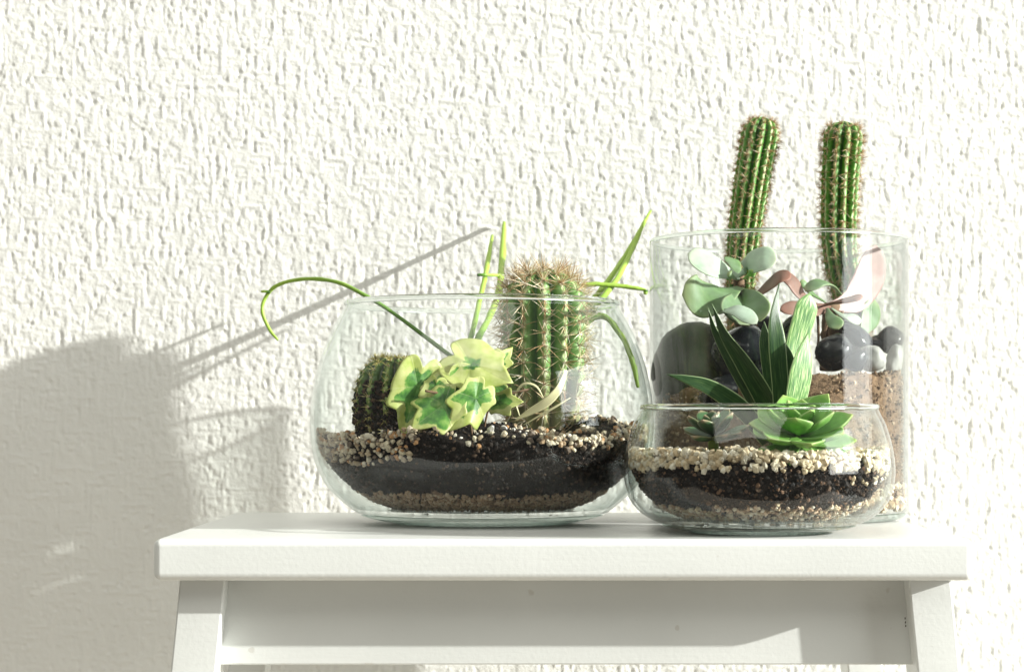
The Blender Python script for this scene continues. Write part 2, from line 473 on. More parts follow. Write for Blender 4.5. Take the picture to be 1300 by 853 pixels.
M = dict(
    wall=m_wall(), paint=m_paint(), floor=m_plain('pale_floor', (0.55, 0.50, 0.44), 0.6),
    hole=m_plain('dark_hole', (0.05, 0.04, 0.03), 0.9),
    glass=m_thin_glass('clear_glass'), glass_dusty=m_thin_glass('misted_glass', tint=(0.58, 0.61, 0.60), dust=0.007, pw=2.4), solid=m_solid_glass(), foot=m_thin_glass('thick_foot_glass', tint=(0.32, 0.46, 0.41), dust=0.01),
    soil=m_soil('dark_potting_soil', (0.004, 0.003, 0.0025), (0.016, 0.010, 0.007), (0.10, 0.06, 0.038)),
    soil_brown=m_soil('brown_sandy_soil', (0.10, 0.062, 0.036), (0.24, 0.155, 0.09), (0.48, 0.35, 0.22)),
    grit=m_grit('gravel'), crumb=m_grit('soil_crumb', 0.85), pebble=m_pebble(),
    stem=m_stem(), ivy=m_ivy(), gast=m_gasteria('striped_strap_leaf', (0.05, 0.15, 0.035), (0.15, 0.31, 0.08), (0.50, 0.62, 0.30)),
    gast_shaded=m_gasteria('shaded_strap_leaf', (0.012, 0.042, 0.012), (0.022, 0.065, 0.018), (0.07, 0.13, 0.04)),  # darker copy for leaves turned from the sun, shade put into the colour
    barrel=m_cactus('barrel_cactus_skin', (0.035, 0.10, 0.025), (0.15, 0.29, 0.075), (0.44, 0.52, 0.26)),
    column=m_cactus('column_cactus_skin', (0.008, 0.042, 0.003), (0.060, 0.215, 0.012), (0.52, 0.64, 0.32)),  # groove colour deepened to carry the shade on the columns
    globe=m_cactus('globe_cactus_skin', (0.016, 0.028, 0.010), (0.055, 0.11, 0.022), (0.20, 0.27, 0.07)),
    spine=m_attrcol('cactus_spine', 0.5, 0.15),
    eche=m_fleshy('rosette_leaf', (0.21, 0.46, 0.085), (0.46, 0.66, 0.24), (0.52, 0.62, 0.22), 0.42, 0.34, bloom=(0.36, 0.55, 0.26), bloomf=0.25),
    jade=m_fleshy('paddle_leaf', (0.10, 0.20, 0.055), (0.24, 0.32, 0.12), (0.28, 0.33, 0.14), 0.5, 0.12, bloom=(0.33, 0.42, 0.34), bloomf=0.5),
    jade_lit=m_fleshy('sunlit_powdery_leaf', (0.34, 0.47, 0.33), (0.45, 0.55, 0.38), (0.50, 0.54, 0.40), 0.6, 0.15, bloom=(0.55, 0.62, 0.55), bloomf=0.6),  # paler copy for the sunlit leaves: light put into the colour, plus bloom
    red=m_fleshy('bronze_leaf', (0.22, 0.10, 0.065), (0.32, 0.15, 0.10), (0.36, 0.15, 0.10), 0.5, 0.2, bloom=(0.30, 0.24, 0.22), bloomf=0.45),
    pink=m_fleshy('pink_grey_leaf', (0.44, 0.30, 0.28), (0.50, 0.30, 0.28), (0.52, 0.38, 0.35), 0.55, 0.2, bloom=(0.52, 0.45, 0.42), bloomf=0.6),
    small=m_fleshy('small_succulent_leaf', (0.055, 0.13, 0.05), (0.20, 0.20, 0.09), (0.50, 0.36, 0.24), 0.4, 0.12),
    woody=m_plain('brown_woody_stem', (0.16, 0.095, 0.05), 0.8),
    dry=m_plain('dry_straw_leaf', (0.66, 0.62, 0.36), 0.6),
)

# ------------------------------------------------------------------ the setting: wall and floor
DW = 1.495
WY = DW - D0

def build_wall():
    st = 0.0008
    x0, x1, z0, z1 = -0.48, 0.48, T - 0.19, T + 0.45
    nx = int((x1 - x0) / st); nz = int((z1 - z0) / st)
    H = np.zeros((nz, nx))
    def stamp(cx, cz, hw, hl, amp, tilt=0.0, sub=False):
        i0, i1 = int((cz - hl - z0) / st) - 2, int((cz + hl - z0) / st) + 3
        j0, j1 = int((cx - hw - x0) / st) - 3, int((cx + hw - x0) / st) + 4
        i0, j0 = max(i0, 0), max(j0, 0); i1, j1 = min(i1, nz), min(j1, nx)
        if i0 >= i1 or j0 >= j1: return
        zz = (z0 + np.arange(i0, i1) * st - cz)[:, None]; xx = (x0 + np.arange(j0, j1) * st - cx)[None, :] + tilt * zz
        e = np.clip(1 - (np.abs(xx) / hw) ** 7.0, 0, 1) ** 0.9 * np.clip(1 - (np.abs(zz) / hl) ** 7, 0, 1) ** 0.9
        if sub: H[i0:i1, j0:j1] -= amp * e
        else: H[i0:i1, j0:j1] = np.maximum(H[i0:i1, j0:j1], amp * e)
    A = (x1 - x0) * (z1 - z0)
    U = rng.uniform
    for _ in range(int(A * 17000)):      # upright strokes
        stamp(U(x0, x1), U(z0, z1), U(0.0009, 0.0021), U(0.002, 0.0075) * (2.0 if rng.random() < 0.10 else 1), U(0.15, 0.56) * 1e-3)
    for _ in range(int(A * 15000)):      # level strokes
        stamp(U(x0, x1), U(z0, z1), U(0.0020, 0.0080), U(0.0008, 0.0014), U(0.16, 0.56) * 1e-3)
    for _ in range(int(A * 22000)):      # small blobs
        r = U(0.0008, 0.0017); stamp(U(x0, x1), U(z0, z1), r, r * U(0.8, 1.4), U(0.20, 0.62) * 1e-3)
    for _ in range(int(A * 20000)):      # pits
        stamp(U(x0, x1), U(z0, z1), U(0.0008, 0.0015), U(0.0008, 0.0026), U(0.15, 0.50) * 1e-3, 0, True)
    for _ in range(int(A * 2500)):       # grooves, the open weave of the pattern
        if rng.random() < 0.6: stamp(U(x0, x1), U(z0, z1), U(0.0007, 0.0010), U(0.004, 0.012), U(0.2, 0.45) * 1e-3, 0, True)
        else: stamp(U(x0, x1), U(z0, z1), U(0.004, 0.014), U(0.0006, 0.0009), U(0.2, 0.4) * 1e-3, 0, True)
    H += 0.03e-3 * rng.normal(size=H.shape)
    H = (2.5 * H + np.roll(H, 1, 1) + np.roll(H, -1, 1)) / 4.5
    H = (2.5 * H + np.roll(H, 1, 0) + np.roll(H, -1, 0)) / 4.5
    xs = np.concatenate([[-1.3, -0.8], x0 + np.arange(nx) * st, [0.8, 1.3]])
    zs = np.concatenate([[-0.0, 0.15], z0 + np.arange(nz) * st, [T + 0.8, T + 1.2]])
    HH = np.full((nz + 4, nx + 4), float(H.mean())); HH[2:-2, 2:-2] = H
    X, Z = np.meshgrid(xs, zs)
    v = np.stack([X, WY - HH, Z], -1).reshape(-1, 3).astype(np.float32)
    nr, nc = HH.shape
    i = np.arange(nr * nc).reshape(nr, nc)
    f = np.stack([i[:-1, :-1], i[:-1, 1:], i[1:, 1:], i[1:, :-1]], -1).reshape(-1, 4).astype(np.int32)
    me = bpy.data.meshes.new('wall')
    me.vertices.add(len(v)); me.vertices.foreach_set('co', v.ravel())
    me.loops.add(f.size); me.loops.foreach_set('vertex_index', f.ravel())
    me.polygons.add(len(f)); me.polygons.foreach_set('loop_start', np.arange(0, f.size, 4, dtype=np.int32))
    me.materials.append(M['wall']); me.update(calc_edges=True)
    me.polygons.foreach_set('use_smooth', np.ones(len(f), dtype=bool))
    o = bpy.data.objects.new('wall', me); COL.objects.link(o)
    tag(o, 'white embossed wallpaper wall behind the stool', None, None, 'structure')
build_wall()
fl = mesh_obj('floor', [(-1.3, -0.6, 0), (1.3, -0.6, 0), (1.3, WY, 0), (-1.3, WY, 0)], [(0, 1, 2, 3)], M['floor'])
tag(fl, 'plain pale floor under the white stool', None, None, 'structure')

# ------------------------------------------------------------------ the stool
def rounded_box(name, lo, hi, mat, parent, bev=0.002, seg=3, shear=(0, 0)):
    """shear: x and y shift per metre downwards from the top"""
    import bmesh
    bm = bmesh.new(); bmesh.ops.create_cube(bm, size=1)
    for v in bm.verts:
        v.co = Vector([(lo[i] + hi[i]) / 2 + v.co[i] * (hi[i] - lo[i]) for i in range(3)])
    # a few cuts along the length so that the edge can wander a little
    bmesh.ops.bevel(bm, geom=list(bm.edges), offset=bev, segments=seg, profile=0.5, affect='EDGES')
    for v in bm.verts:
        dz = hi[2] - v.co.z
        v.co.x += shear[0] * dz; v.co.y += shear[1] * dz
    me = bpy.data.meshes.new(name); bm.to_mesh(me); bm.free()
    me.materials.append(mat)
    me.polygons.foreach_set('use_smooth', [True] * len(me.polygons))
    me.update()
    o = bpy.data.objects.new(name, me); COL.objects.link(o)
    o.parent = parent; o.matrix_parent_inverse = Matrix.Translation(-parent.location)
    wn = o.modifiers.new('weighted', 'WEIGHTED_NORMAL'); wn.keep_sharp = False
    return o

XL, XR, YB = -0.1902, 0.2445, 0.315
stool = empty('stool', (0.0265, 0.15, 0), 'white painted wooden stool carrying the three glass vessels', 'stool')
rounded_box('stool_top', (XL, 0, T - 0.0222), (XR, YB, T), M['paint'], stool, 0.0042, 4)
LY, LT, AY = 0.016, 0.034, 0.0302
zt = T - 0.0224
for side in (-1, 1):
    xa = (228 - 650) * 1.116 / FPX if side < 0 else (1153 - 650) * 1.116 / FPX
    xb = (286 - 650) * 1.116 / FPX if side < 0 else (1207.5 - 650) * 1.116 / FPX
    for y0 in (LY, YB - LY - LT):
        rounded_box('leg', (xa, y0, 0), (xb, y0 + LT, zt), M['paint'], stool, 0.0012, 2, (side * 0.10, 0))
    # side rails between front and back leg
    rounded_box('side_rail', (xa + 0.004, LY + LT + 0.0005, T - 0.069), (xb - 0.004, YB - LY - LT - 0.0005, zt), M['paint'], stool, 0.001, 2, (side * 0.10, 0))
    rounded_box('stretcher', (xa + 0.005 + side * 0.03, LY + LT + 0.0005, T - 0.36), (xb - 0.005 + side * 0.03, YB - LY - LT - 0.0005, T - 0.33), M['paint'], stool, 0.001, 2)
xi0 = (286 - 650) * 1.116 / FPX; xi1 = (1153 - 650) * 1.116 / FPX
for (y0, y1) in ((AY, AY + 0.018), (YB - AY - 0.018, YB - AY)):
    # front and back apron: trapezoid ends follow the splayed legs
    zb = T - 0.0700
    k = 0.10 * (zt - zb) - 0.0004
    vs = [(xi0 - 0.002, y0, zt), (xi1 + 0.002, y0, zt), (xi1 + 0.002 + k, y0, zb), (xi0 - 0.002 - k, y0, zb)]
    vs = vs + [(x, y1, z) for x, _, z in vs]
    fs = [(0, 3, 2, 1), (4, 5, 6, 7), (0, 1, 5, 4), (2, 3, 7, 6), (1, 2, 6, 5), (0, 4, 7, 3)]
    ap = mesh_obj('apron', vs, fs, M['paint'], stool, False)
    bv = ap.modifiers.new('bevel', 'BEVEL'); bv.width = 0.0009; bv.segments = 2
for j, (zz) in enumerate((784.5, 789.5, 794.0)):
    mb = MB(); c = P(1149.8 + j * 0.4, zz, 1.1235)
    lathe(mb, [(0, 0.0004), (0.0006, 0.0004), (0.0006, 0), (0, 0)], 0, 0, 10)
    mb.v = [Vector((c.x - 0.0001 - v.z, c.y + v.x, c.z + v.y)) for v in mb.v]
    mb.build('screw_hole', M['hole'], stool, False)

# ------------------------------------------------------------------ glass vessels
def prof_fn(tab):
    zs = [p[0] for p in tab]; rs = [p[1] for p in tab]
    # smooth: Catmull-Rom through (r,z) then dense interpolation
    pts = catmull([Vector((r, 0, z)) for z, r in tab], 90)
    Z = np.array([p.z for p in pts]); R = np.array([p.x for p in pts])
    o = np.argsort(Z)
    return lambda z: float(np.interp(z, Z[o], R[o]))

BIG = prof_fn([(0.0, 0.056), (0.002, 0.066), (0.0062, 0.0755), (0.0114, 0.0827), (0.021, 0.0933), (0.0306, 0.099), (0.040, 0.1025), (0.0546, 0.1044),
               (0.069, 0.1044), (0.0835, 0.1024), (0.098, 0.0990), (0.1124, 0.0938), (0.122, 0.0892), (0.1295, 0.0850), (0.1325, 0.0838)])
LOW = prof_fn([(0.0, 0.040), (0.0035, 0.0520), (0.0092, 0.0635), (0.0158, 0.0705), (0.0224, 0.0737), (0.0334, 0.0755), (0.0466, 0.0742), (0.0597, 0.0706), (0.0660, 0.0675), (0.0690, 0.0664)])
CYLR = 0.0818
def inset(fn, tab): return lambda z: fn(z) - float(np.interp(z, [p[0] for p in tab], [p[1] for p in tab]))
BIGS = inset(BIG, [(0.0, 0.045), (0.0075, 0.030), (0.014, 0.019), (0.0235, 0.0125), (0.033, 0.0075), (0.045, 0.0035), (0.06, 0.0025)])
LOWS = inset(LOW, [(0.0, 0.040), (0.0060, 0.026), (0.0095, 0.0185), (0.0158, 0.0120), (0.024, 0.0070), (0.034, 0.0028), (0.045, 0.0020)])
BX, BY = (612 - 650) * 1.27 / FPX, 1.27 - D0
LX, LYY = (963 - 650) * 1.165 / FPX, 1.165 - D0
VX, VY = (988 - 650) * 1.325 / FPX, 1.325 - D0

def vessel(name, label, fn, cx, cyy, zfoot, ztop, th, rim_r, mat):
    root = empty(name, (cx, cyy, T), label, 'glass vessel' if name == 'glass_vase' else 'glass bowl')
    outer = [(0, T + zfoot)] + [(fn(zfoot) * q, T + zfoot) for q in (0.4, 0.8, 0.97)]
    zs = np.concatenate([np.linspace(zfoot + 0.0006, ztop * 0.3, 14), np.linspace(ztop * 0.3, ztop, 34)[1:]])
    outer += [(fn(z), T + z) for z in zs]
    inner = [(fn(z) - th, T + max(z, zfoot + 0.003)) for z in zs[::-1] if z > zfoot + 0.003]
    inner += [(inner[-1][0] * q, T + zfoot + 0.0028) for q in (0.95, 0.5)] + [(0, T + zfoot + 0.0028)]
    mb = MB(); lathe(mb, outer + inner, cx, cyy, 128)
    mb.build('bowl_wall' if name != 'glass_vase' else 'vase_wall', mat, root)
    # rounded rim, a ring of solid glass
    mb = MB(); rr = fn(ztop) - th / 2
    ring = [(rr + rim_r * 0.92 * math.cos(a), T + ztop + rim_r * 0.85 + rim_r * math.sin(a)) for a in np.linspace(0, 2 * math.pi, 12, endpoint=False)]
    lathe(mb, ring, cx, cyy, 128, True)
    mb.build('rim', M['solid'], root)
    # thick foot
    mb = MB(); rf = fn(zfoot) - 0.001; r0 = fn(0.0)
    foot = [(0, T + 0.0003), (r0 * 0.96, T + 0.0003), (r0, T + 0.0012)] + [(r0 + (rf - r0) * q, T + 0.0012 + (zfoot - 0.002) * q ** 1.6) for q in (0.35, 0.7, 1.0)] + [(rf * 0.98, T + zfoot - 0.0004), (0, T + zfoot - 0.0004)]
    lathe(mb, foot, cx, cyy, 96)
    mb.build('foot', M['foot'], root)
    return root

vessel('glass_bowl', 'large round glass bowl holding the spiny barrel cactus and ivy', BIG, BX, BY, 0.0062, 0.1320, 0.0024, 0.0017, M['glass'])
vessel('glass_bowl', 'low wide glass bowl holding the bright green rosette', LOW, LX, LYY, 0.0050, 0.0688, 0.0022, 0.0016, M['glass'])
vessel('glass_vase', 'tall straight glass cylinder holding the two column cacti', lambda z: CYLR - (0.004 if z < 0.0005 else 0.0), VX, VY, 0.0050, 0.1755, 0.0022, 0.0013, M['glass_dusty'])

# ------------------------------------------------------------------ soil and gravel
def fbm(x, y, s, seed): return noise.fractal(Vector((x * s, y * s, seed)), 0.9, 2.0, 5)

def soil(name, label, fn, cx, cyy, zbot, h, gap, mat, crumbs, cr_cols):
    """fills the vessel; h(x,y) is the surface height above the stool top"""
    seg = 150; vs = []; fs = []
    rows = []
    nside, ntop = 26, 46
    for i in range(nside):
        u = i / (nside - 1); row = []
        for k in range(seg):
            a = 2 * math.pi * k / seg
            ztop = h(cx + math.cos(a) * 0.97 * fn(0.04), cyy + math.sin(a) * 0.97 * fn(0.04))
            z = zbot + (ztop - zbot) * u
            r = fn(z) - gap - 0.0022 * (0.5 + fbm(a * 3, z * 40, 3.0, 2.7)) - 0.0010 * (0.5 + fbm(a * 14, z * 190, 3.0, 8.1))
            row.append(len(vs)); vs.append(Vector((cx + r * math.cos(a), cyy + r * math.sin(a), T + z)))
        rows.append(row)
    for i in range(1, ntop):
        q = 1 - i / ntop; row = []
        for k in range(seg):
            a = 2 * math.pi * k / seg
            v0 = vs[rows[nside - 1][k]]
            x = cx + (v0.x - cx) * q; y = cyy + (v0.y - cyy) * q
            row.append(len(vs)); vs.append(Vector((x, y, T + h(x, y) + 0.0012 * fbm(x, y, 260, 5.0))))
        rows.append(row)
    for A, B in zip(rows[:-1], rows[1:]):
        for k in range(seg):
            k2 = (k + 1) % seg; fs.append((A[k], A[k2], B[k2], B[k]))
    fs.append(tuple(rows[0])[::-1]); fs.append(tuple(rows[-1]))
    o = mesh_obj(name, vs, fs, mat)
    tag(o, label, 'soil', None, 'stuff')
    # loose crumbs on the surface and pressed against the glass
    g = Grit()
    for _ in range(crumbs):
        a = rng.uniform(0, 2 * math.pi)
        if rng.random() < 0.55:
            z = rng.uniform(zbot + 0.004, h(cx + math.cos(a) * fn(0.04) * .95, cyy + math.sin(a) * fn(0.04) * .95))
            r = fn(z) - gap - 0.0004
            p = (cx + r * math.cos(a), cyy + r * math.sin(a), T + z)
        else:
            r = math.sqrt(rng.uniform(0, 1)) * (fn(0.05) - gap - 0.001)
            x, y = cx + r * math.cos(a), cyy + r * math.sin(a)
            p = (x, y, T + h(x, y) + 0.0003)
        g.add(p, 0.0004 + 0.0010 * rng.random() ** 2.4, cr_cols, 0.35)
    c = g.build(name + '_crumb', M['crumb'])
    c.parent = o; tag(c, None, None, None, 'stuff')
    return o

def h_big(x, y):
    dx, dy = x - BX, y - BY
    return 0.0515 + 0.006 * fbm(x, y, 28, 1.0) + 0.0065 * math.exp(-((dx - 0.078) ** 2 + (dy + 0.02) ** 2) / 0.0007) + 0.0075 * math.exp(-((dx - 0.006) ** 2 + (dy + 0.045) ** 2) / 0.0011) + 0.006 * math.exp(-((dx - 0.04) ** 2 + (dy) ** 2) / 0.0012)
def h_low(x, y): return 0.0385 + 0.002 * fbm(x, y, 40, 9.0)
def h_cyl(x, y):
    return 0.086 + 0.006 * (x - VX) / CYLR + 0.005 * fbm(x, y, 36, 4.0)

DARKC = [(0.010, 0.007, 0.005), (0.024, 0.015, 0.010), (0.05, 0.030, 0.018), (0.008, 0.007, 0.006), (0.012, 0.009, 0.007), (0.10, 0.062, 0.038)]
BROWNC = [(0.20, 0.12, 0.065), (0.28, 0.18, 0.10), (0.38, 0.27, 0.16), (0.13, 0.08, 0.045), (0.55, 0.43, 0.30)]
CREAM = [(0.66, 0.58, 0.42), (0.74, 0.68, 0.54), (0.60, 0.50, 0.33), (0.78, 0.74, 0.63), (0.55, 0.44, 0.28)]
TAN = [(0.52, 0.36, 0.23), (0.60, 0.45, 0.31), (0.42, 0.28, 0.17), (0.64, 0.52, 0.38), (0.26, 0.17, 0.11)]
MIXED = [(0.50, 0.27, 0.12), (0.70, 0.62, 0.46), (0.62, 0.54, 0.40), (0.50, 0.40, 0.27), (0.72, 0.66, 0.54), (0.40, 0.28, 0.17), (0.16, 0.12, 0.09), (0.55, 0.47, 0.36)]

soil('potting_soil', 'dark potting soil filling the large round bowl', BIGS, BX, BY, 0.0098, h_big, 0.0020, M['soil'], 8500, DARKC)
soil('potting_soil', 'dark potting soil filling the low wide bowl', LOWS, LX, LYY, 0.0085, h_low, 0.0020, M['soil'], 6500, DARKC + [(0.16, 0.09, 0.05)])
soil('sandy_soil', 'brown sandy soil filling the glass cylinder', lambda z: CYLR, VX, VY, 0.0085, h_cyl, 0.0036, M['soil_brown'], 5200, BROWNC)

def gravel(name, label, fn, cx, cyy, n_side, zr, n_top, h, size, cols, gap, ang=None, rmin=0.5):
    """stones pressed to the glass between heights zr(a) and lying on the surface"""
    g = Grit()
    def pick():
        while True:
            a = rng.uniform(0, 2 * math.pi)
            if ang is None or rng.random() < ang(a): return a
    for _ in range(n_side):
        a = pick(); z0, z1 = zr(a); z = rng.uniform(z0, z1); s = rng.uniform(*size)
        r = fn(z) - gap - s * 0.45
        g.add((cx + r * math.cos(a), cyy + r * math.sin(a), T + z), s, cols)
    for _ in range(n_top):
        a = pick(); s = rng.uniform(*size)
        r = (fn(0.05) - gap - s) * math.sqrt(rng.uniform(rmin * rmin, 1))
        x, y = cx + r * math.cos(a), cyy + r * math.sin(a)
        g.add((x, y, T + h(x, y) + s * rng.uniform(0.1, 0.9)), s, cols)
    o = g.build(name, M['grit']); tag(o, label, 'gravel', None, 'stuff'); return o

def edge_h(h, fn, cx, cyy):
    return lambda a: h(cx + math.cos(a) * fn(0.04) * 0.96, cyy + math.sin(a) * fn(0.04) * 0.96)
eb = edge_h(h_big, BIG, BX, BY); el = edge_h(h_low, LOW, LX, LYY)

def ang_big(a):      # mostly to the left and to the right, little at the front
    c = math.cos(a); s = math.sin(a)
    if c < -0.35: return 1.0
    if s > 0.2: return 0.5
    if c > 0.35: return 0.45
    return 0.10
gravel('top_gravel', 'cream and tan gravel lying on soil in the large round bowl', BIGS, BX, BY, 1100,
       lambda a: (eb(a) - (0.013 if math.cos(a) < -0.4 else 0.003), eb(a) + 0.004), 1200, h_big, (0.0009, 0.0021), MIXED, 0.0012, ang_big, 0.35)
gravel('bottom_gravel', 'band of fine tan gravel under the soil in the large round bowl', BIGS, BX, BY, 4200,
       lambda a: (0.0098, 0.0195 + 0.004 * fbm(math.cos(a) * 3, math.sin(a) * 3, 2, 6)), 0, None, (0.0007, 0.0016), TAN, 0.0012)
gravel('top_gravel', 'chunky cream gravel lying on soil in the low wide bowl', LOWS, LX, LYY, 900,
       lambda a: (el(a) - 0.002 - (0.010 if 5.3 < a < 6.2 and rng.random() < 0.25 else 0.0), el(a) + 0.0070), 1300, lambda x, y: h_low(x, y) + 0.004, (0.0012, 0.0027), CREAM, 0.0012, None, 0.2)
gravel('bottom_gravel', 'band of fine tan gravel under the soil in the low wide bowl', LOWS, LX, LYY, 1500,
       lambda a: (0.0085, 0.0165 + 0.003 * fbm(math.cos(a) * 3, math.sin(a) * 3, 2, 3)), 0, None, (0.0008, 0.0018), TAN + CREAM, 0.0012)
gravel('bottom_gravel', 'band of coarse pale gravel at the bottom of the glass cylinder', lambda z: CYLR, VX, VY, 800,
       lambda a: (0.0085, 0.022), 0, None, (0.0016, 0.0032), CREAM + TAN, 0.0032)

# white perlite crumbs in the big bowl's open soil
g = Grit()
for (px, py, s) in ((623, 545, 0.0026), (640, 538, 0.0016), (606, 548, 0.0013), (652, 530, 0.0014), (668, 540, 0.0012), (633, 553, 0.0010), (700, 541, 0.0013), (585, 556, 0.0011), (660, 547, 0.0009)):
    p = P(px, py, 1.185); g.add((p.x, p.y, min(p.z, T + h_big(p.x, p.y) + 0.002)), s, [(0.72, 0.70, 0.66)], 0.15, (0.6, 1.5))
o = g.build('perlite', M['grit']); tag(o, 'white perlite crumbs on the open soil in the large round bowl', 'perlite', None, 'stuff')

# ------------------------------------------------------------------ stones in the cylinder
def pebble(px, py, d, rx, ry, rz, rot, label, mat, name='pebble'):
    import bmesh
    bm = bmesh.new(); bmesh.ops.create_icosphere(bm, subdivisions=4, radius=1)
    sd = random.random() * 100
    R = Matrix.Rotation(rot, 3, 'Y') @ Matrix.Rotation(random.uniform(-0.4, 0.4), 3, 'Z')
    for v in bm.verts:
        k = 1 + 0.22 * noise.noise(v.co * 1.0 + Vector((sd, 0, 0))) + 0.035 * noise.noise(v.co * 4 + Vector((sd, 0, 0)))
        c = v.co * k
        v.co = R @ Vector((c.x * rx, c.y * ry, c.z * rz))
    me = bpy.data.meshes.new(name); bm.to_mesh(me); bm.free()
    me.materials.append(mat); me.polygons.foreach_set('use_smooth', [True] * len(me.polygons)); me.update()
    o = bpy.data.objects.new(name, me); COL.objects.link(o); o.location = P(px, py, d)
    tag(o, label, 'pebble' if name == 'pebble' else 'stone', 'polished stones in the glass cylinder'); return o

m_grey = NT('grey_stone'); nn = m_grey.noise(60, 5)
cc = m_grey.ramp(nn.outputs['Fac'], [(0.3, (0.20, 0.205, 0.195)), (0.7, (0.50, 0.50, 0.47))]); m_grey.l(cc.outputs[0], m_grey.b.inputs['Base Color']); m_grey.bump(nn.outputs['Fac'], 0.4, 0.002); m_grey.b.inputs['Roughness'].default_value = 0.5
m_big = NT('dark_olive_stone'); nn = m_big.noise(45, 5)
cc = m_big.ramp(nn.outputs['Fac'], [(0.3, (0.010, 0.014, 0.007)), (0.7, (0.026, 0.032, 0.018))]); m_big.l(cc.outputs[0], m_big.b.inputs['Base Color']); m_big.b.inputs['Roughness'].default_value = 0.5
pebble(893, 478, 1.315, 0.0300, 0.026, 0.0330, 0.3, 'big round olive grey stone leaning against the left of the cylinder', m_big.m, 'big_stone')
pebble(942, 448, 1.285, 0.0185, 0.016, 0.0175, 0.2, 'large glossy black stone under the paddle leaves', M['pebble'], 'big_stone')
pebble(978, 478, 1.272, 0.0150, 0.013, 0.0130, -0.4, 'rounded black pebble leaning on the large glossy black stone', M['pebble'])
pebble(972, 428, 1.322, 0.0130, 0.012, 0.0120, 0.4, 'black pebble wedged between the glossy black stone and the upright one', M['pebble'])
pebble(1003, 440, 1.318, 0.0120, 0.013, 0.0210, 0.35, 'upright black pebble behind the strap leaves', M['pebble'])
pebble(925, 500, 1.268, 0.0190, 0.013, 0.0120, 0.1, 'flat black pebble below the large glossy black stone', M['pebble'])
pebble(1060, 447, 1.275, 0.0108, 0.011, 0.0118, 0.5, 'glossy black pebble at the front of the sunlit pebble heap', M['pebble'])
pebble(1086, 429, 1.302, 0.0130, 0.011, 0.0075, 0.7, 'long dark pebble lying across the back of the pebble heap', M['pebble'])
pebble(1086, 457, 1.268, 0.0078, 0.008, 0.0070, -0.5, 'squat dark pebble beside the glossy black one in the heap', M['pebble'])
pebble(1107, 455, 1.280, 0.0088, 0.009, 0.0080, 0.3, 'pale grey pebble in the sunlit pebble heap', m_grey.m)
pebble(1113, 438, 1.312, 0.0070, 0.008, 0.0060, -0.4, 'small blue black pebble on top of the pale grey one', M['pebble'])
pebble(1130, 432, 1.310, 0.0085, 0.008, 0.0088, 0.2, 'small round dark grey pebble touching the glass', M['pebble'])
pebble(1136, 457, 1.305, 0.0055, 0.010, 0.0110, 0.1, 'narrow grey pebble below the small round one at the glass', m_grey.m)

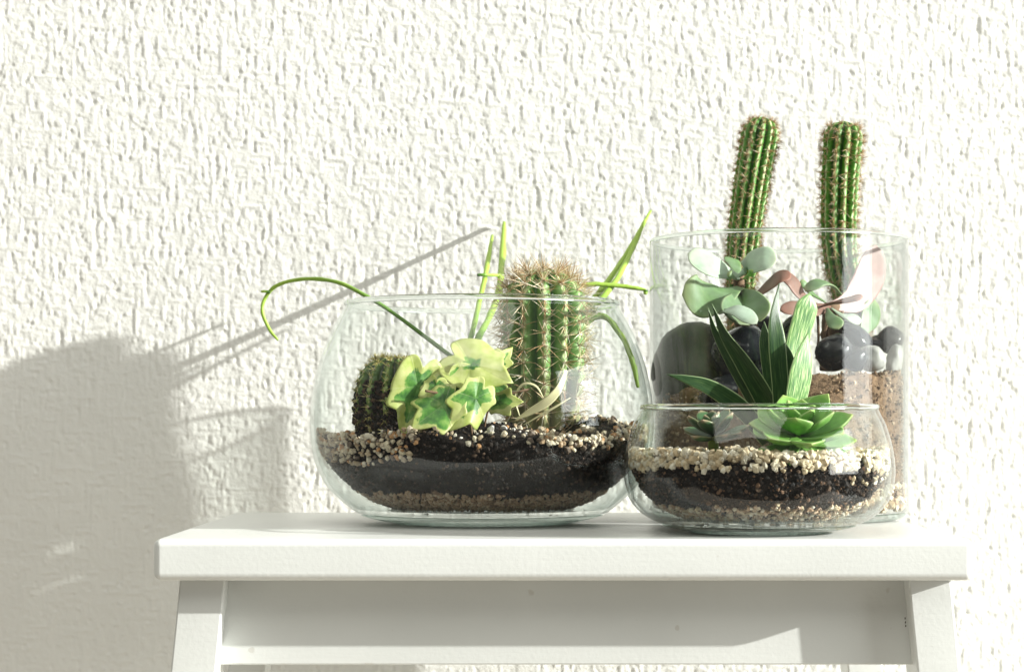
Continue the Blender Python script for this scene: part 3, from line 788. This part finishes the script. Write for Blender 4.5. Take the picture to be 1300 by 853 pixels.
# ------------------------------------------------------------------ cacti
def cactus(name, label, cat, pts, rad, ribs, depth, mat, areo, spine_len, spine_r, n_sp, cols, group=None, crown=1.0, rings=70, fuzz=None, tuft=0.0009):
    base = Vector(pts[0])
    root = empty(name, base, label, cat, group)
    cs = catmull(pts, rings); N = len(cs); seg = ribs * 8
    vs = []; cl = []; frames = []
    for i, c in enumerate(cs):
        u = i / (N - 1)
        t = (cs[min(i + 1, N - 1)] - cs[max(i - 1, 0)]).normalized()
        s = t.cross(Vector((0, 1, 0.02))).normalized(); w = s.cross(t).normalized()
        r = rad(u); frames.append((c, t, s, w, r))
        for k in range(seg):
            a = 2 * math.pi * k / seg
            ph = abs(math.cos(ribs * a / 2))                 # 1 on a rib, 0 in a groove
            rr = r * (1 - depth * (1 - ph ** 0.9)) * (1 + 0.02 * noise.noise(Vector((math.cos(a) * 2, math.sin(a) * 2, u * 9))))
            rr *= 1 + 0.035 * ph ** 4 * math.sin(u * areo * 2 * math.pi)
            vs.append(c + (s * math.cos(a) + w * math.sin(a)) * rr)
            cl.append((ph ** 1.5, u, 0, 1))
    fs = []
    for i in range(N - 1):
        for k in range(seg):
            k2 = (k + 1) % seg; fs.append((i * seg + k, i * seg + k2, (i + 1) * seg + k2, (i + 1) * seg + k))
    fs.append(tuple(range(seg))[::-1]); fs.append(tuple((N - 1) * seg + k for k in range(seg)))
    mesh_obj('cactus_body', vs, fs, mat, root, True, {'Col': cl})
    sv, sf, sc = [], [], []
    g = Grit()
    for rb in range(ribs):
        for j in range(areo):
            u = (j + 0.35 + 0.3 * (rb % 2)) / areo
            if u > 0.995: continue
            fi = u * (N - 1); i = int(fi)
            c, t, s, w, r = frames[min(i, N - 1)]
            a = 2 * math.pi * rb / ribs
            out = (s * math.cos(a) + w * math.sin(a))
            dr = (frames[min(i + 2, N - 1)][4] - frames[max(i - 2, 0)][4]) / max(1e-5, (frames[min(i + 2, N - 1)][0] - frames[max(i - 2, 0)][0]).length)
            nrm = (out - t * dr).normalized()
            p = c + out * r * 0.99
            g.add(tuple(p), tuft * random.uniform(0.7, 1.2), fuzz or [(0.6, 0.55, 0.42), (0.5, 0.42, 0.3)], 0.35)
            ns = int(n_sp * (crown if u > 0.86 else 1))
            for q in range(ns):
                L = spine_len * random.uniform(0.45, 1.15)
                dv = Vector((random.gauss(0, 1), random.gauss(0, 1), random.gauss(0, 1))).normalized()
                dv = (nrm * random.uniform(0.35, 1.0) + dv * 0.85).normalized()
                if dv.dot(nrm) < 0.08: dv = (dv + nrm * 0.6).normalized()
                b1 = dv.orthogonal().normalized() * spine_r; b2 = dv.cross(b1)
                bb = len(sv); col = random.choice(cols); f = random.uniform(0.75, 1.2)
                bend = Vector((0, 0, -1)) * L * random.uniform(-0.05, 0.1)
                for ang in (0, 2.1, 4.2): sv.append(p + b1 * math.cos(ang) + b2 * math.sin(ang))
                mid = p + dv * L * 0.5
                for ang in (0, 2.1, 4.2): sv.append(mid + (b1 * math.cos(ang) + b2 * math.sin(ang)) * 0.75)
                sv.append(p + dv * L + bend)
                for z in range(3):
                    z2 = (z + 1) % 3
                    sf.append((bb + z, bb + z2, bb + 3 + z2, bb + 3 + z)); sf.append((bb + 3 + z, bb + 3 + z2, bb + 6))
                sc += [(col[0] * f, col[1] * f, col[2] * f, 1)] * 7
    so = mesh_obj('spines', sv, sf, M['spine'], root, False, {'Col': sc}); tag(so, kind='stuff')
    ao = g.build('areoles', M['crumb']); ao.parent = root; ao.matrix_parent_inverse = Matrix.Translation(-root.location); tag(ao, kind='stuff')
    return root

def dome(prof, top=0.86):
    def r(u):
        base = interp([p[0] for p in prof], [p[1] for p in prof], u)
        if u > top:
            q = (u - top) / (1 - top); base *= math.sqrt(max(0.006, 1 - q * q))
        return base
    return r

STRAW = [(0.66, 0.55, 0.34), (0.60, 0.44, 0.24), (0.76, 0.68, 0.48), (0.42, 0.24, 0.11), (0.80, 0.76, 0.62)]
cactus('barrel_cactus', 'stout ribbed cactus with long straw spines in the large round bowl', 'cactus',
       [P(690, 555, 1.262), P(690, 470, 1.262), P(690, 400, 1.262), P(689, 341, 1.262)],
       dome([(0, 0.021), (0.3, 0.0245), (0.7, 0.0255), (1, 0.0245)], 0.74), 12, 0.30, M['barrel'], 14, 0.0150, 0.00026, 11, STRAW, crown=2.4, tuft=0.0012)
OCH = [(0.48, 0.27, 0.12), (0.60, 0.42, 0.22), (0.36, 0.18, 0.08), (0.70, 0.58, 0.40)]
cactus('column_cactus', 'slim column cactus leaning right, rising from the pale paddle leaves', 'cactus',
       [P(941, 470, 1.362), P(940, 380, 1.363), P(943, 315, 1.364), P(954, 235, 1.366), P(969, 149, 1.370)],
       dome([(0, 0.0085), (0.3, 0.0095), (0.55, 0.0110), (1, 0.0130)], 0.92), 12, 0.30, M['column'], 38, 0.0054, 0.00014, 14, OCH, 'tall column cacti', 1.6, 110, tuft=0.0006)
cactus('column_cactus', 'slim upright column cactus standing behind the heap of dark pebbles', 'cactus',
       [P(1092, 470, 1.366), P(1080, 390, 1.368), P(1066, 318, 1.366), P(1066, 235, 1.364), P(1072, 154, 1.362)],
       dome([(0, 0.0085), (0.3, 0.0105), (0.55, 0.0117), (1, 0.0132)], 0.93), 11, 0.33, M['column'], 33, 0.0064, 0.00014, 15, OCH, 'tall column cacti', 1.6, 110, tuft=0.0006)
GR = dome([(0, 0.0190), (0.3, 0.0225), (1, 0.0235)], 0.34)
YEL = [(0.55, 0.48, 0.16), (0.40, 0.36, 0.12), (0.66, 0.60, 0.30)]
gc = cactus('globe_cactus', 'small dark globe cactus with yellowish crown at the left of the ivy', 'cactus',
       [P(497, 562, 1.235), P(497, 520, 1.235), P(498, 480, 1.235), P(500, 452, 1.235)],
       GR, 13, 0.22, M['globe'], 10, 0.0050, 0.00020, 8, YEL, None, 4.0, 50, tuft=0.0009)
g = Grit()                                   # root soil still clinging to its lower half
for _ in range(2600):
    a = rng.uniform(0, 2 * math.pi); u = rng.uniform(0, 1) ** 1.1
    u *= 0.72; c = P(497, 562, 1.235).lerp(P(499, 452, 1.235), u); r = GR(u) * rng.uniform(0.93, 1.02)
    g.add((c.x + r * math.cos(a), c.y + r * math.sin(a), c.z), rng.uniform(0.0006, 0.0016), DARKC, 0.3)
cl_ = g.build('clinging_soil', M['crumb']); cl_.parent = gc; cl_.matrix_parent_inverse = Matrix.Translation(-gc.location); tag(cl_, kind='stuff')

# ------------------------------------------------------------------ slim hanging stems
rh = empty('stem_cactus', P(640, 545, 1.285), 'leafless plant of slim green arching stems behind the barrel cactus', 'plant')
def stemlet(pts, r0, r1, n=44):
    mb = MB(); tube(mb, [P(*p) for p in pts], lambda u: 0.9 * (r0 + (r1 - r0) * u) * (1 if u < 0.9 else 1 - 4.5 * (u - 0.9)) * (1 + 0.10 * max(0, math.sin(u * 40)) ** 8), n * 2, 8, None, 0.25)
    return mb.build('stem', M['stem'], rh)
stemlet([(615, 545, 1.28), (590, 470, 1.288), (560, 443, 1.292), (500, 398, 1.298), (465, 376, 1.302), (430, 359, 1.31), (390, 354, 1.325), (355, 361, 1.335), (338, 376, 1.34), (333, 395, 1.34), (342, 418, 1.34), (353, 432, 1.34)], 0.0015, 0.0013, 70)
stemlet([(343, 371, 1.338), (337, 370, 1.338), (331, 370, 1.338)], 0.0012, 0.0009, 6)
stemlet([(600, 545, 1.28), (592, 480, 1.285), (606, 432, 1.300), (621, 403, 1.322), (633, 371, 1.352), (637, 335, 1.430), (640, 283, 1.4915)], 0.0021, 0.0027)
stemlet([(598, 545, 1.28), (590, 470, 1.285), (602, 412, 1.305), (611, 373, 1.345), (617, 345, 1.385), (625, 299, 1.445)], 0.0019, 0.0019)
stemlet([(606, 349, 1.368), (620, 349, 1.372), (640, 350, 1.400)], 0.0011, 0.0012, 10)
stemlet([(700, 545, 1.29), (715, 450, 1.305), (741, 396, 1.325), (768, 362, 1.352), (800, 315, 1.40), (826, 268, 1.428)], 0.0026, 0.0017)
stemlet([(705, 545, 1.29), (725, 450, 1.300), (755, 392, 1.320), (782, 356, 1.352), (802, 318, 1.39), (819, 279, 1.415)], 0.0024, 0.0018)
stemlet([(690, 480, 1.31), (705, 380, 1.328), (742, 362, 1.335), (785, 363, 1.34), (820, 368, 1.342)], 0.0018, 0.0015)
stemlet([(820, 368, 1.342), (819, 374, 1.342)], 0.0017, 0.0015, 4)
stemlet([(720, 545, 1.285), (735, 430, 1.285), (764, 401, 1.285), (790, 428, 1.28), (804, 462, 1.278), (810, 492, 1.275)], 0.0022, 0.0018)  # stem added in place of a stem reflection in the bowl glass

# ------------------------------------------------------------------ variegated ivy
ivy = empty('ivy_plant', P(585, 555, 1.20), 'trailing ivy with cream and green lobed leaves in the large round bowl', 'plant')
def ivy_leaf(base, tip, face, wid=1.0, bias=0.0, curl=0.18, label=None, fill=0.56):
    """base = where the stalk joins, tip = point of the middle lobe; bias > 0 makes the leaf creamier"""
    base, tip = Vector(base), Vector(tip)
    L = (tip - base).length; t = (tip - base).normalized(); f = Vector(face)
    s = t.cross(f).normalized(); nn = s.cross(t).normalized()
    lobes = [(0, 1.0, 0.44), (0.92, 0.88, 0.42), (-0.92, 0.88, 0.42), (1.95, 0.68, 0.52), (-1.95, 0.68, 0.52)]
    M_, K = 72, 12; sd = random.random() * 60
    def R(a):
        v = fill
        for c, h, w in lobes:
            d = (a - c + math.pi) % (2 * math.pi) - math.pi
            v = max(v, h * (1 - min(1, abs(d) / (w * 1.75)) ** 0.70 * 0.46) if abs(d) < w * 1.75 else 0)
        d = abs((a - math.pi + math.pi) % (2 * math.pi) - math.pi)
        d = abs(((a - math.pi) + math.pi) % (2 * math.pi) - math.pi)
        v *= 1 - 0.45 * math.exp(-(d / 0.28) ** 2)
        return v * (1 + 0.05 * noise.noise(Vector((math.cos(a) * 2, math.sin(a) * 2, sd))))
    org = base + t * L * 0.30; sc = L * 0.70
    vs = []; cl = []; fs = []
    def put(x, y, rho, ang, side):
        zz = -curl * sc * (x * x * 0.9 + 0.7 * max(0, y) ** 2) + 0.13 * sc * noise.noise(Vector((x * 1.5, y * 1.5, sd))) * rho + 0.05 * sc * abs(math.sin(ang * 2.5)) * rho
        vs.append(org + s * (x * sc * wid) + t * (y * sc) + nn * (zz + side * 0.00022))
        cl.append((rho, (ang / (2 * math.pi)) % 1.0, 0.5 + bias, 1))
    for side in (1, -1):
        b = len(vs); put(0, 0, 0, 0, side)
        for i in range(1, K + 1):
            for k in range(M_):
                a = 2 * math.pi * k / M_ ; q = i / K; rr = R(a) * q
                put(math.sin(a) * rr, math.cos(a) * rr, q, a, side)
        for k in range(M_):
            k2 = (k + 1) % M_
            tri = (b, b + 1 + k, b + 1 + k2); fs.append(tri if side < 0 else tri[::-1])
            for i in range(K - 1):
                q = (b + 1 + i * M_ + k, b + 1 + (i + 1) * M_ + k, b + 1 + (i + 1) * M_ + k2, b + 1 + i * M_ + k2)
                fs.append(q if side < 0 else q[::-1])
    nb = 1 + K * M_
    o0 = 1 + (K - 1) * M_
    for k in range(M_):
        k2 = (k + 1) % M_; fs.append((o0 + k, o0 + k2, nb + o0 + k2, nb + o0 + k))
    o = mesh_obj('leaf', vs, fs, M['ivy'], ivy, True, {'Col': cl})
    return o
V = Vector
# big upper leaf, pale, tip to the right
ivy_leaf(P(574, 452, 1.205), P(652, 484, 1.195), V((0.25, -0.80, 0.45)), 0.95, 0.40, 0.14, None, 0.70)
# dark centre leaf hanging under it
ivy_leaf(P(566, 470, 1.200), P(600, 532, 1.186), V((0.1, -0.95, 0.35)), 1.25, -0.06)
# left upright leaf, cream with a green tongue
ivy_leaf(P(538, 462, 1.200), P(512, 556, 1.188), V((0.30, -0.9, 0.2)), 0.70, 0.06, 0.18, None, 0.66)
# middle low leaf
ivy_leaf(P(582, 500, 1.190), P(520, 545, 1.178), V((0.05, -0.85, 0.45)), 0.85, -0.03)
# right lower leaf, edge lit
ivy_leaf(P(618, 487, 1.192), P(570, 548, 1.180), V((0.55, -0.70, 0.35)), 0.72, 0.02)
# small ones behind
ivy_leaf(P(622, 472, 1.225), P(652, 440, 1.230), V((0.3, -0.9, 0.2)), 0.7, 0.05)
ivy_leaf(P(618, 512, 1.210), P(664, 508, 1.205), V((0.1, -0.9, 0.45)), 0.85, 0.12)
ivy_leaf(P(548, 478, 1.215), P(592, 456, 1.218), V((0.2, -0.8, 0.5)), 0.7, 0.30)
ivy_leaf(P(640, 486, 1.220), P(612, 505, 1.215), V((0.1, -0.7, 0.6)), 0.9, -0.2)
ivy_leaf(P(556, 480, 1.195), P(545, 520, 1.186), V((-0.1, -0.9, 0.35)), 0.9, 0.2)
mb = MB(); tube(mb, [P(600, 556, 1.20), P(594, 520, 1.198), P(583, 504, 1.192), P(556, 499, 1.189), P(540, 496, 1.186)], 0.0007, 20, 6); mb.build('stem', M['woody'], ivy)
mb = MB(); tube(mb, [P(600, 556, 1.21), P(610, 500, 1.205), P(600, 470, 1.207), P(574, 452, 1.206)], 0.0007, 20, 6); mb.build('stem', M['woody'], ivy)
mb = MB(); tube(mb, [P(612, 556, 1.215), P(625, 510, 1.212), P(660, 497, 1.213), P(672, 494, 1.216)], 0.0006, 20, 6); mb.build('stem', M['woody'], ivy)

# dry curled leaves lying before the barrel cactus
def dryleaf(pts, w, label):
    mb = MB(); blade(mb, [P(*p) for p in pts], lambda u: w * (0.12 + math.sin(math.pi * min(1, u * 0.93 + 0.04)) ** 0.7), lambda u: 0.0003, (0.3, -0.7, 0.6), 24, 8, 0.3, 0.5)
    o = mb.build('dry_leaf', M['dry']); tag(o, label, 'leaf')
dryleaf([(655, 533, 1.205), (672, 524, 1.20), (692, 512, 1.198), (708, 495, 1.198), (719, 470, 1.20)], 0.0024, 'broad pale curled dry leaf in front of the barrel cactus')
dryleaf([(664, 540, 1.20), (685, 528, 1.195), (704, 517, 1.193), (724, 505, 1.193)], 0.0006, 'thin straw lying below the curled dry leaf')
dryleaf([(660, 530, 1.215), (654, 505, 1.213), (664, 488, 1.212), (680, 490, 1.21), (690, 505, 1.21)], 0.0007, 'thin curled tendril at the foot of the barrel cactus')

# ------------------------------------------------------------------ succulents in the cylinder
def obov(w, tipr=0.9):
    return lambda u: w * max(0.02, (0.22 + 0.78 * math.sin(min(1, u * 1.25) * math.pi / 2) ** 1.4) * (1 if u < 0.72 else math.sqrt(max(0.0004, 1 - ((u - 0.72) / 0.28) ** 2))))
def fleshy_leaf(root, pts, w, th, face, mat, cup=0.15, twist=0.0, name='leaf', wave=0.12):
    mb = MB(); wf = obov(w)
    blade(mb, [P(*p) for p in pts], wf, lambda u: th * (0.25 + 0.75 * min(1, wf(u) / w)), face, 26, 14, cup, twist, wave)
    return mb.build(name, M[mat], root)
jp = empty('paddle_succulent', P(938, 452, 1.33), 'succulent with broad powdery green paddle leaves beside the leaning cactus', 'plant')
mb = MB(); tube(mb, [P(940, 470, 1.325), P(939, 400, 1.318), P(938, 350, 1.315)], 0.0035, 16, 10); mb.build('stem', M['woody'], jp)
fleshy_leaf(jp, [(938, 352, 1.312), (920, 345, 1.305), (900, 337, 1.300), (873, 322, 1.298)], 0.0100, 0.0017, (0.55, -0.75, 0.45), 'jade_lit')
fleshy_leaf(jp, [(938, 350, 1.312), (950, 338, 1.302), (965, 331, 1.296), (987, 330, 1.292)], 0.0095, 0.0017, (0.5, -0.8, 0.4), 'jade_lit')
fleshy_leaf(jp, [(940, 366, 1.305), (920, 372, 1.290), (895, 378, 1.280), (866, 374, 1.272)], 0.0150, 0.0016, (-0.45, -0.85, 0.25), 'jade')
fleshy_leaf(jp, [(940, 372, 1.305), (936, 385, 1.285), (934, 398, 1.272), (940, 412, 1.262)], 0.0125, 0.0016, (0.45, -0.8, 0.4), 'jade')
fleshy_leaf(jp, [(940, 368, 1.308), (952, 378, 1.290), (960, 392, 1.280), (965, 408, 1.272)], 0.0095, 0.0016, (-0.4, -0.85, 0.3), 'jade')
fleshy_leaf(jp, [(914, 398, 1.268), (925, 394, 1.262), (940, 398, 1.258), (961, 411, 1.254)], 0.0075, 0.0015, (0.4, -0.75, 0.6), 'jade_lit')
fleshy_leaf(jp, [(938, 352, 1.318), (934, 342, 1.330), (930, 334, 1.338), (926, 328, 1.345)], 0.0060, 0.0017, (0.1, 0.3, 0.9), 'jade')
fleshy_leaf(jp, [(936, 356, 1.312), (931, 352, 1.304), (927, 349, 1.298), (925, 346, 1.296)], 0.0028, 0.0016, (0.1, -0.9, 0.3), 'jade')
fleshy_leaf(jp, [(944, 354, 1.312), (950, 350, 1.304), (954, 347, 1.298), (957, 343, 1.296)], 0.0026, 0.0016, (0.1, -0.9, 0.3), 'eche')
fleshy_leaf(jp, [(942, 380, 1.31), (960, 374, 1.300), (978, 362, 1.294), (992, 352, 1.29), (1004, 353, 1.288)], 0.0070, 0.0014, (-0.2, -0.6, 0.75), 'red')
for pts, w in (([(946, 470, 1.31), (952, 420, 1.302), (948, 380, 1.305)], 0.0012), ([(950, 470, 1.31), (960, 425, 1.300), (956, 392, 1.300)], 0.0010)):
    mb = MB(); tube(mb, [P(*p) for p in pts], w, 12, 6, None, 0.3); mb.build('root', M['woody'], jp)

rp = empty('bronze_succulent', P(1052, 455, 1.33), 'succulent with bronze and pink grey leaves around the upright column cactus', 'plant')
mb = MB(); tube(mb, [P(1050, 470, 1.325), P(1052, 420, 1.320), P(1056, 385, 1.318)], 0.0048, 16, 10, None, 0.35); mb.build('stem', M['woody'], rp)
fleshy_leaf(rp, [(1054, 388, 1.315), (1035, 388, 1.305), (1018, 376, 1.298), (1003, 358, 1.294), (990, 350, 1.292)], 0.0075, 0.0015, (0.2, -0.65, 0.7), 'red')
fleshy_leaf(rp, [(1054, 390, 1.315), (1036, 396, 1.300), (1015, 392, 1.290), (990, 394, 1.284)], 0.0055, 0.0015, (0.2, -0.8, 0.5), 'red')
fleshy_leaf(rp, [(1068, 374, 1.312), (1055, 362, 1.304), (1040, 360, 1.298), (1022, 370, 1.294)], 0.0055, 0.0014, (0.0, -0.45, 0.9), 'jade')
fleshy_leaf(rp, [(1054, 388, 1.322), (1070, 386, 1.332), (1086, 378, 1.342), (1103, 350, 1.348), (1112, 311, 1.350)], 0.0115, 0.0015, (0.42, -0.88, 0.15), 'pink')
fleshy_leaf(rp, [(1040, 390, 1.308), (1060, 384, 1.292), (1080, 381, 1.285), (1096, 376, 1.283)], 0.0045, 0.0016, (0.1, -0.5, 0.85), 'red')
fleshy_leaf(rp, [(1056, 392, 1.312), (1068, 400, 1.298), (1080, 404, 1.292), (1090, 412, 1.288)], 0.0060, 0.0015, (0.4, -0.7, 0.6), 'jade_lit')
fleshy_leaf(rp, [(1092, 428, 1.338), (1098, 412, 1.345), (1104, 398, 1.350), (1110, 380, 1.352)], 0.0110, 0.0015, (0.80, -0.6, 0.1), 'jade')  # leaf widened and turned to block sunlight from a patch of wall
fleshy_leaf(rp, [(1050, 392, 1.306), (1054, 402, 1.294), (1060, 410, 1.288), (1064, 418, 1.284)], 0.0052, 0.0015, (-0.1, -0.9, 0.4), 'jade')
fleshy_leaf(rp, [(1048, 384, 1.318), (1032, 374, 1.318), (1022, 364, 1.318), (1017, 355, 1.318)], 0.0030, 0.0013, (0.1, -0.6, 0.7), 'jade')
for q in range(10):
    x = random.uniform(1036, 1068)
    mb = MB(); tube(mb, [P(x, 455, 1.312), P(x + random.uniform(-6, 6), 425, 1.302), P(x + random.uniform(-10, 10), 395, 1.306)], 0.0009, 10, 5, None, 0.4); mb.build('root', M['woody'], rp)

# ------------------------------------------------------------------ strap-leaf succulent in the low bowl
ga = empty('strap_leaf_succulent', P(985, 565, 1.195), 'dark succulent with long striped strap leaves rising out of the low bowl', 'plant')
def strap(pts, w, th, face, cup=0.35, twist=0.0, tipu=0.72, mat='gast_shaded', pw=1.9):
    def wf(u): return w * (0.72 + 0.28 * math.sin(min(1, u * 1.6) * math.pi / 2)) * (1 if u < tipu else max(0.03, (1 - ((u - tipu) / (1 - tipu)) ** pw)))
    mb = MB(); blade(mb, [P(*p) for p in pts], wf, lambda u: th * (0.3 + 0.7 * wf(u) / w), face, 32, 14, cup, twist)
    return mb.build('leaf', M[mat], ga)
strap([(990, 562, 1.195), (974, 510, 1.193), (946, 462, 1.192), (920, 424, 1.190), (904, 386, 1.188)], 0.0072, 0.0016, (-0.50, -0.85, -0.1), 0.35, 0, 0.25, 'gast_shaded', 1.25)
strap([(984, 562, 1.202), (958, 508, 1.206), (928, 456, 1.208), (908, 420, 1.208), (899, 391, 1.207)], 0.0050, 0.0015, (-0.55, -0.85, -0.1), 0.35, 0, 0.25, 'gast_shaded', 1.25)
strap([(975, 560, 1.195), (945, 522, 1.190), (905, 494, 1.188), (872, 482, 1.186), (846, 475, 1.185)], 0.0058, 0.0015, (-0.35, -0.85, 0.15), 0.3, 0, 0.3, 'gast_shaded', 1.3)
strap([(992, 562, 1.190), (991, 500, 1.186), (986, 440, 1.185), (983, 400, 1.187), (989, 360, 1.190)], 0.0052, 0.0016, (-0.45, -0.9, 0.1), 0.3, 1.1, 0.5, 'gast_shaded', 1.5)
strap([(985, 562, 1.205), (980, 500, 1.210), (974, 450, 1.212), (970, 408, 1.214)], 0.0038, 0.0015, (-0.5, -0.9, 0.1), 0.4)
strap([(998, 562, 1.205), (1002, 505, 1.208), (1008, 450, 1.212), (1019, 405, 1.214), (1028, 372, 1.215)], 0.0075, 0.0017, (0.42, -0.9, 0.2), 0.15, 0.0, 0.84, 'gast')
strap([(1002, 562, 1.185), (1008, 515, 1.180), (1016, 470, 1.180), (1025, 423, 1.182)], 0.0078, 0.0017, (0.48, -0.88, 0.15), 0.15, 0.0, 0.60, 'gast')
strap([(998, 562, 1.192), (1001, 520, 1.194), (1001, 470, 1.196), (998, 436, 1.198)], 0.0050, 0.0015, (-0.5, -0.9, 0.1), 0.3)

# ------------------------------------------------------------------ rosettes
def rosette(name, label, centre, axis, layers, mat, sharp=1.0):
    c = Vector(centre); ax = Vector(axis).normalized()
    e1 = ax.cross(Vector((0, 1, 0.1))).normalized(); e2 = ax.cross(e1).normalized()
    root = empty(name, c - ax * 0.006, label, 'plant')
    mb = MB(); tube(mb, [c - ax * 0.016, c - ax * 0.006, c], 0.003, 8, 10); mb.build('stem', M['stem'], root)
    ph = 0.0
    for (n, L, w, lift, th, off) in layers:
        for i in range(n):
            ph += 2.39996 + random.uniform(-0.12, 0.12)
            lf = lift + random.uniform(-0.07, 0.07); l = L * random.uniform(0.92, 1.08)
            out = e1 * math.cos(ph) + e2 * math.sin(ph)
            d = out * math.cos(lf) + ax * math.sin(lf)
            up = ax * math.cos(lf) - out * math.sin(lf)
            b = c + ax * off
            pts = [b + d * (0.06 * l), b + d * (0.4 * l) - up * 0.03 * l, b + d * (0.75 * l), b + d * l + up * 0.07 * l]
            def wf(u, w=w): return w * (0.42 + 0.58 * math.sin(min(1, u / 0.62) * math.pi / 2)) * (1 if u < 0.62 else max(0.02, (1 - ((u - 0.62) / 0.38) ** (1.6 * sharp))))
            mb = MB(); blade(mb, pts, wf, lambda u, th=th, w=w, wf=wf: th * (0.3 + 0.7 * wf(u) / w), up, 18, 12, 0.30)
            mb.build('leaf', M[mat], root)
    return root
rosette('rosette_succulent', 'bright green pointed rosette at the front of the low bowl', P(1014, 560, 1.128), (0.0, -0.42, 0.92),
        [(7, 0.0330, 0.0098, -0.10, 0.0017, -0.001), (7, 0.0300, 0.0098, 0.30, 0.0018, 0.002), (6, 0.0255, 0.0088, 0.70, 0.0017, 0.004), (5, 0.018, 0.0062, 1.1, 0.0015, 0.006)], 'eche')
rosette('rosette_succulent', 'small dark green rosette with reddish tips left of the bright green one', P(905, 556, 1.140), (-0.1, -0.2, 0.95),
        [(7, 0.0205, 0.0050, 0.22, 0.0014, 0.0), (6, 0.0175, 0.0048, 0.65, 0.0014, 0.002), (4, 0.012, 0.0036, 1.1, 0.0012, 0.003)], 'small', 1.2)
